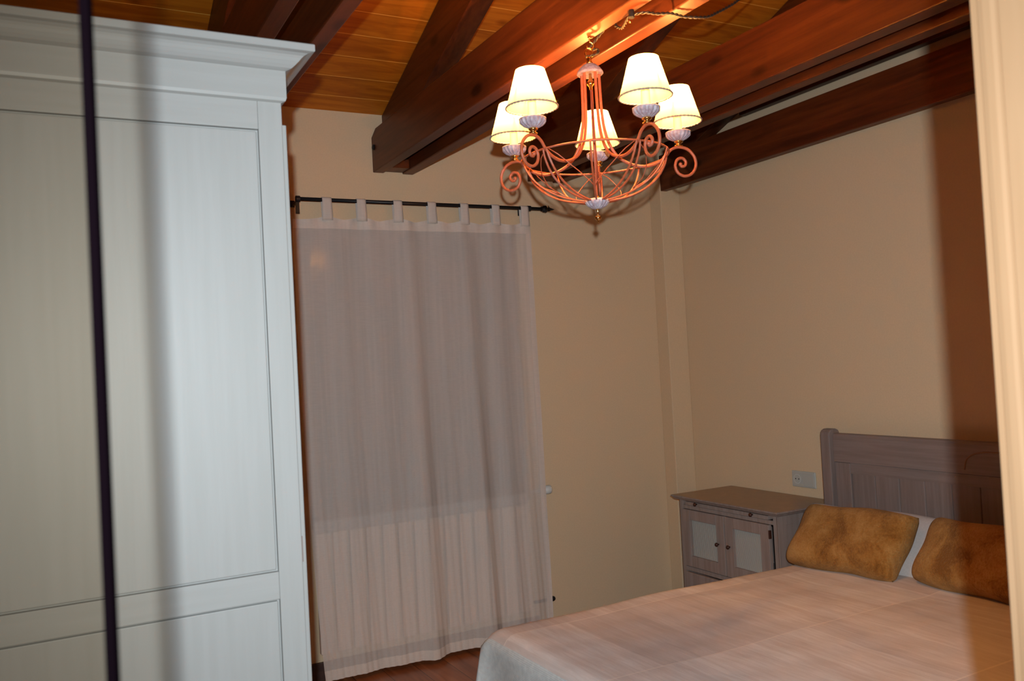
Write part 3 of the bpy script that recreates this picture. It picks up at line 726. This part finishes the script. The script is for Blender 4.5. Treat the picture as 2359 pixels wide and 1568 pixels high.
for k in range(0, 10, 2):               # thin crossing wires of the basket
    az = AZ0+k*PI/5; bm = bmesh.new()
    for s_ in (-1, 1):
        pts = []
        for i in range(9):
            t = i/8; r, z = bowlr(t*.66)
            pts.append(rad(r-.004, z+.004, az+s_*PI/5*t))
        tube(bm, pts, .0013, 5)
    obj('crossing_wire', bm, M['rod'], ch, smooth=True)
# five arms
APROF = [(.026, 2.160), (.0265, 2.12), (.0275, 2.06), (.032, 2.005), (.045, 1.955), (.070, 1.917), (.108, 1.895), (.150, 1.889), (.185, 1.898), (.208, 1.914),
         (.221, 1.930), (.236, 1.940), (.256, 1.943), (.280, 1.935), (.298, 1.913), (.300, 1.887), (.286, 1.865), (.264, 1.859), (.245, 1.869), (.238, 1.889), (.245, 1.907), (.260, 1.911), (.270, 1.901), (.267, 1.889), (.257, 1.887), (.254, 1.893)]
RL = .252
def fluted_cup(c, z0):
    bm = bmesh.new(); lathe(bm, [(0, .010), (.030, .0115), (.0345, .0135), (.0362, .0125), (.0360, .0100), (.0335, .0075, .4), (.0300, .001, 1), (.0235, -.006, 1), (.014, -.0115, .9), (.008, -.0135), (0, -.014)], (c.x, c.y), 96, .17, 16, z0); return bm
for k in range(5):
    az = AZ0+k*2*PI/5
    bm = bmesh.new(); P = smooth_path([rad(r, z, az) for r, z in APROF], 5)
    tube(bm, P, .0043, 8); sphere(bm, rad(.254, 1.893, az), .006, seg=10)
    arm = obj('arm', bm, M['rod'], ch, smooth=True)
    c = rad(RL, 0, az)
    bm = bmesh.new(); lathe(bm, [(0, 1.9440), (.010, 1.9450), (.012, 1.9480), (.007, 1.9510), (.0075, 1.9540), (.013, 1.9570), (.012, 1.9610), (0, 1.9620)], (c.x, c.y), 16)
    obj('brass_collar', bm, M['brass'], arm, smooth=True)
    obj('cup', fluted_cup(c, 1.974), M['cup'], arm, smooth=True)
    bm = bmesh.new(); lathe(bm, [(0, 1.9840), (.0115, 1.9840), (.0115, 2.0320), (.0095, 2.0360), (0, 2.0360)], (c.x, c.y), 20)
    obj('candle_sleeve', bm, M['candle'], arm, smooth=False)
    bm = bmesh.new(); lathe(bm, [(0, 2.0360), (.0125, 2.0360), (.0125, 2.0450), (0, 2.0450)], (c.x, c.y), 16)
    for q in range(3):
        a = az+q*2*PI/3; tube(bm, [(c.x, c.y, 2.0410), (c.x+.052*math.sin(a), c.y+.052*math.cos(a), 2.0620)], .001, 5)
    obj('shade_carrier', bm, M['trim'], arm)
    bm = bmesh.new(); lathe(bm, [(0, 2.0440), (.006, 2.0450), (.008, 2.0510), (.012, 2.0600), (.012, 2.0660), (.008, 2.0740), (.003, 2.0810), (0, 2.0830)], (c.x, c.y), 12)
    obj('bulb', bm, M['bulb'], arm, smooth=True)
    bm = bmesh.new(); s = 48; ra, za, rb, zb = .068, 2.0150, .0385, 2.1150; rows = []
    for q in range(9):
        t = q/8; rows.append([bm.verts.new((c.x+(ra+(rb-ra)*t)*math.cos(2*PI*j/s), c.y+(ra+(rb-ra)*t)*math.sin(2*PI*j/s), za+(zb-za)*t)) for j in range(s)])
    for a_, b_ in zip(rows, rows[1:]):
        for j in range(s): bm.faces.new((a_[j], a_[(j+1) % s], b_[(j+1) % s], b_[j]))
    sh = obj('lampshade', bm, M['shade'], arm, smooth=True)
    bm = bmesh.new()
    def braid(r_, z_):
        for ph in (0, PI):
            tube(bm, [(c.x+(r_+.0010*math.cos(j*PI/2.5+ph))*math.cos(2*PI*j/96), c.y+(r_+.0010*math.cos(j*PI/2.5+ph))*math.sin(2*PI*j/96), z_+.0012*math.sin(j*PI/2.5+ph)) for j in range(96)], .0018, 5, True)
    braid(.0688, 2.0160)
    obj('shade_trim', bm, M['trim'], arm, smooth=True)
    ld = bpy.data.lights.new('lamp_light', 'POINT'); lo = bpy.data.objects.new('lamp_light', ld); COL.objects.link(lo)
    ld.energy = LAMP_P; ld.color = LAMP_C; ld.shadow_soft_size = .010; lo.parent = ch; lo.location = Vector((c.x, c.y, 2.0940))-ch.location

# hook screwed in beside the beam
hk = thing('ceiling_hook', 'brass screw hook under the beam that carries the chandelier', 'hook', (1.385, 2.024, 2.26))
bm = bmesh.new(); tube(bm, smooth_path([(1.385, 2.024, 2.264), (1.385, 2.024, 2.250), (1.393, 2.021, 2.243), (1.394, 2.020, 2.233), (1.385, 2.022, 2.227), (1.377, 2.025, 2.231), (1.376, 2.026, 2.236)], 5), .0022, 8)
lathe(bm, [(0, 2.262), (.006, 2.262), (.005, 2.257), (0, 2.256)], (1.385, 2.024), 12); obj('hook', bm, M['brass'], hk, smooth=True)
# twisted flex
cb_pts = [(1.372, 2.03, 2.205), (1.398, 2.012, 2.212), (1.408, 2.02, 2.228), (1.394, 2.04, 2.236), (1.403, 2.03, 2.252), (1.425, 2.00, 2.285), (1.430, 1.96, 2.300), (1.418, 1.94, 2.268), (1.412, 1.905, 2.248), (1.398, 1.87, 2.246), (1.388, 1.833, 2.250),
          (1.405, 1.79, 2.246), (1.440, 1.785, 2.246), (1.481, 1.778, 2.250), (1.525, 1.780, 2.249), (1.567, 1.770, 2.249), (1.604, 1.772, 2.257), (1.64, 1.779, 2.275), (1.69, 1.788, 2.302), (1.74, 1.797, 2.333), (1.86, 1.83, 2.42), (2.02, 1.90, 2.55), (2.16, 1.97, 2.66)]
bp = smooth_path(cb_pts, 14); bm = bmesh.new()
acc = 0; cum = [0]
for a, b_ in zip(bp, bp[1:]): acc += (b_-a).length; cum.append(acc)
for ph in (0, PI):
    tw = []
    for i, p in enumerate(bp):
        t = (bp[min(i+1, len(bp)-1)]-bp[max(i-1, 0)]).normalized(); s_ = t.cross(Vector((0, 0, 1)))
        if s_.length < 1e-4: s_ = t.orthogonal()
        s_.normalize(); v = s_.cross(t); an = cum[i]*2*PI/.030+ph
        tw.append(p+.0022*(math.cos(an)*s_+math.sin(an)*v))
    tube(bm, tw, .0023, 6)
fx = obj('twisted_cable', bm, m_plain('brown_twisted_flex', (.03, .02, .014), .5), None, smooth=True); tag(fx, 'dark twisted power cable slung under the beams towards the upper right', 'cable')
ck = thing('cable_clip', 'small black clip with brass screw holding the cable under the beam', 'clip', (1.388, 1.833, 2.262))
bm = bmesh.new(); lathe(bm, [(0, 2.262), (.007, 2.262), (.008, 2.255), (.008, 2.243), (.006, 2.240), (0, 2.240)], (1.385, 1.822), 14); obj('clip_body', bm, M['black'], ck, smooth=False)
bm = bmesh.new(); sphere(bm, (1.390, 1.838, 2.238), .0045); obj('screw_head', bm, M['brass'], ck, smooth=True)
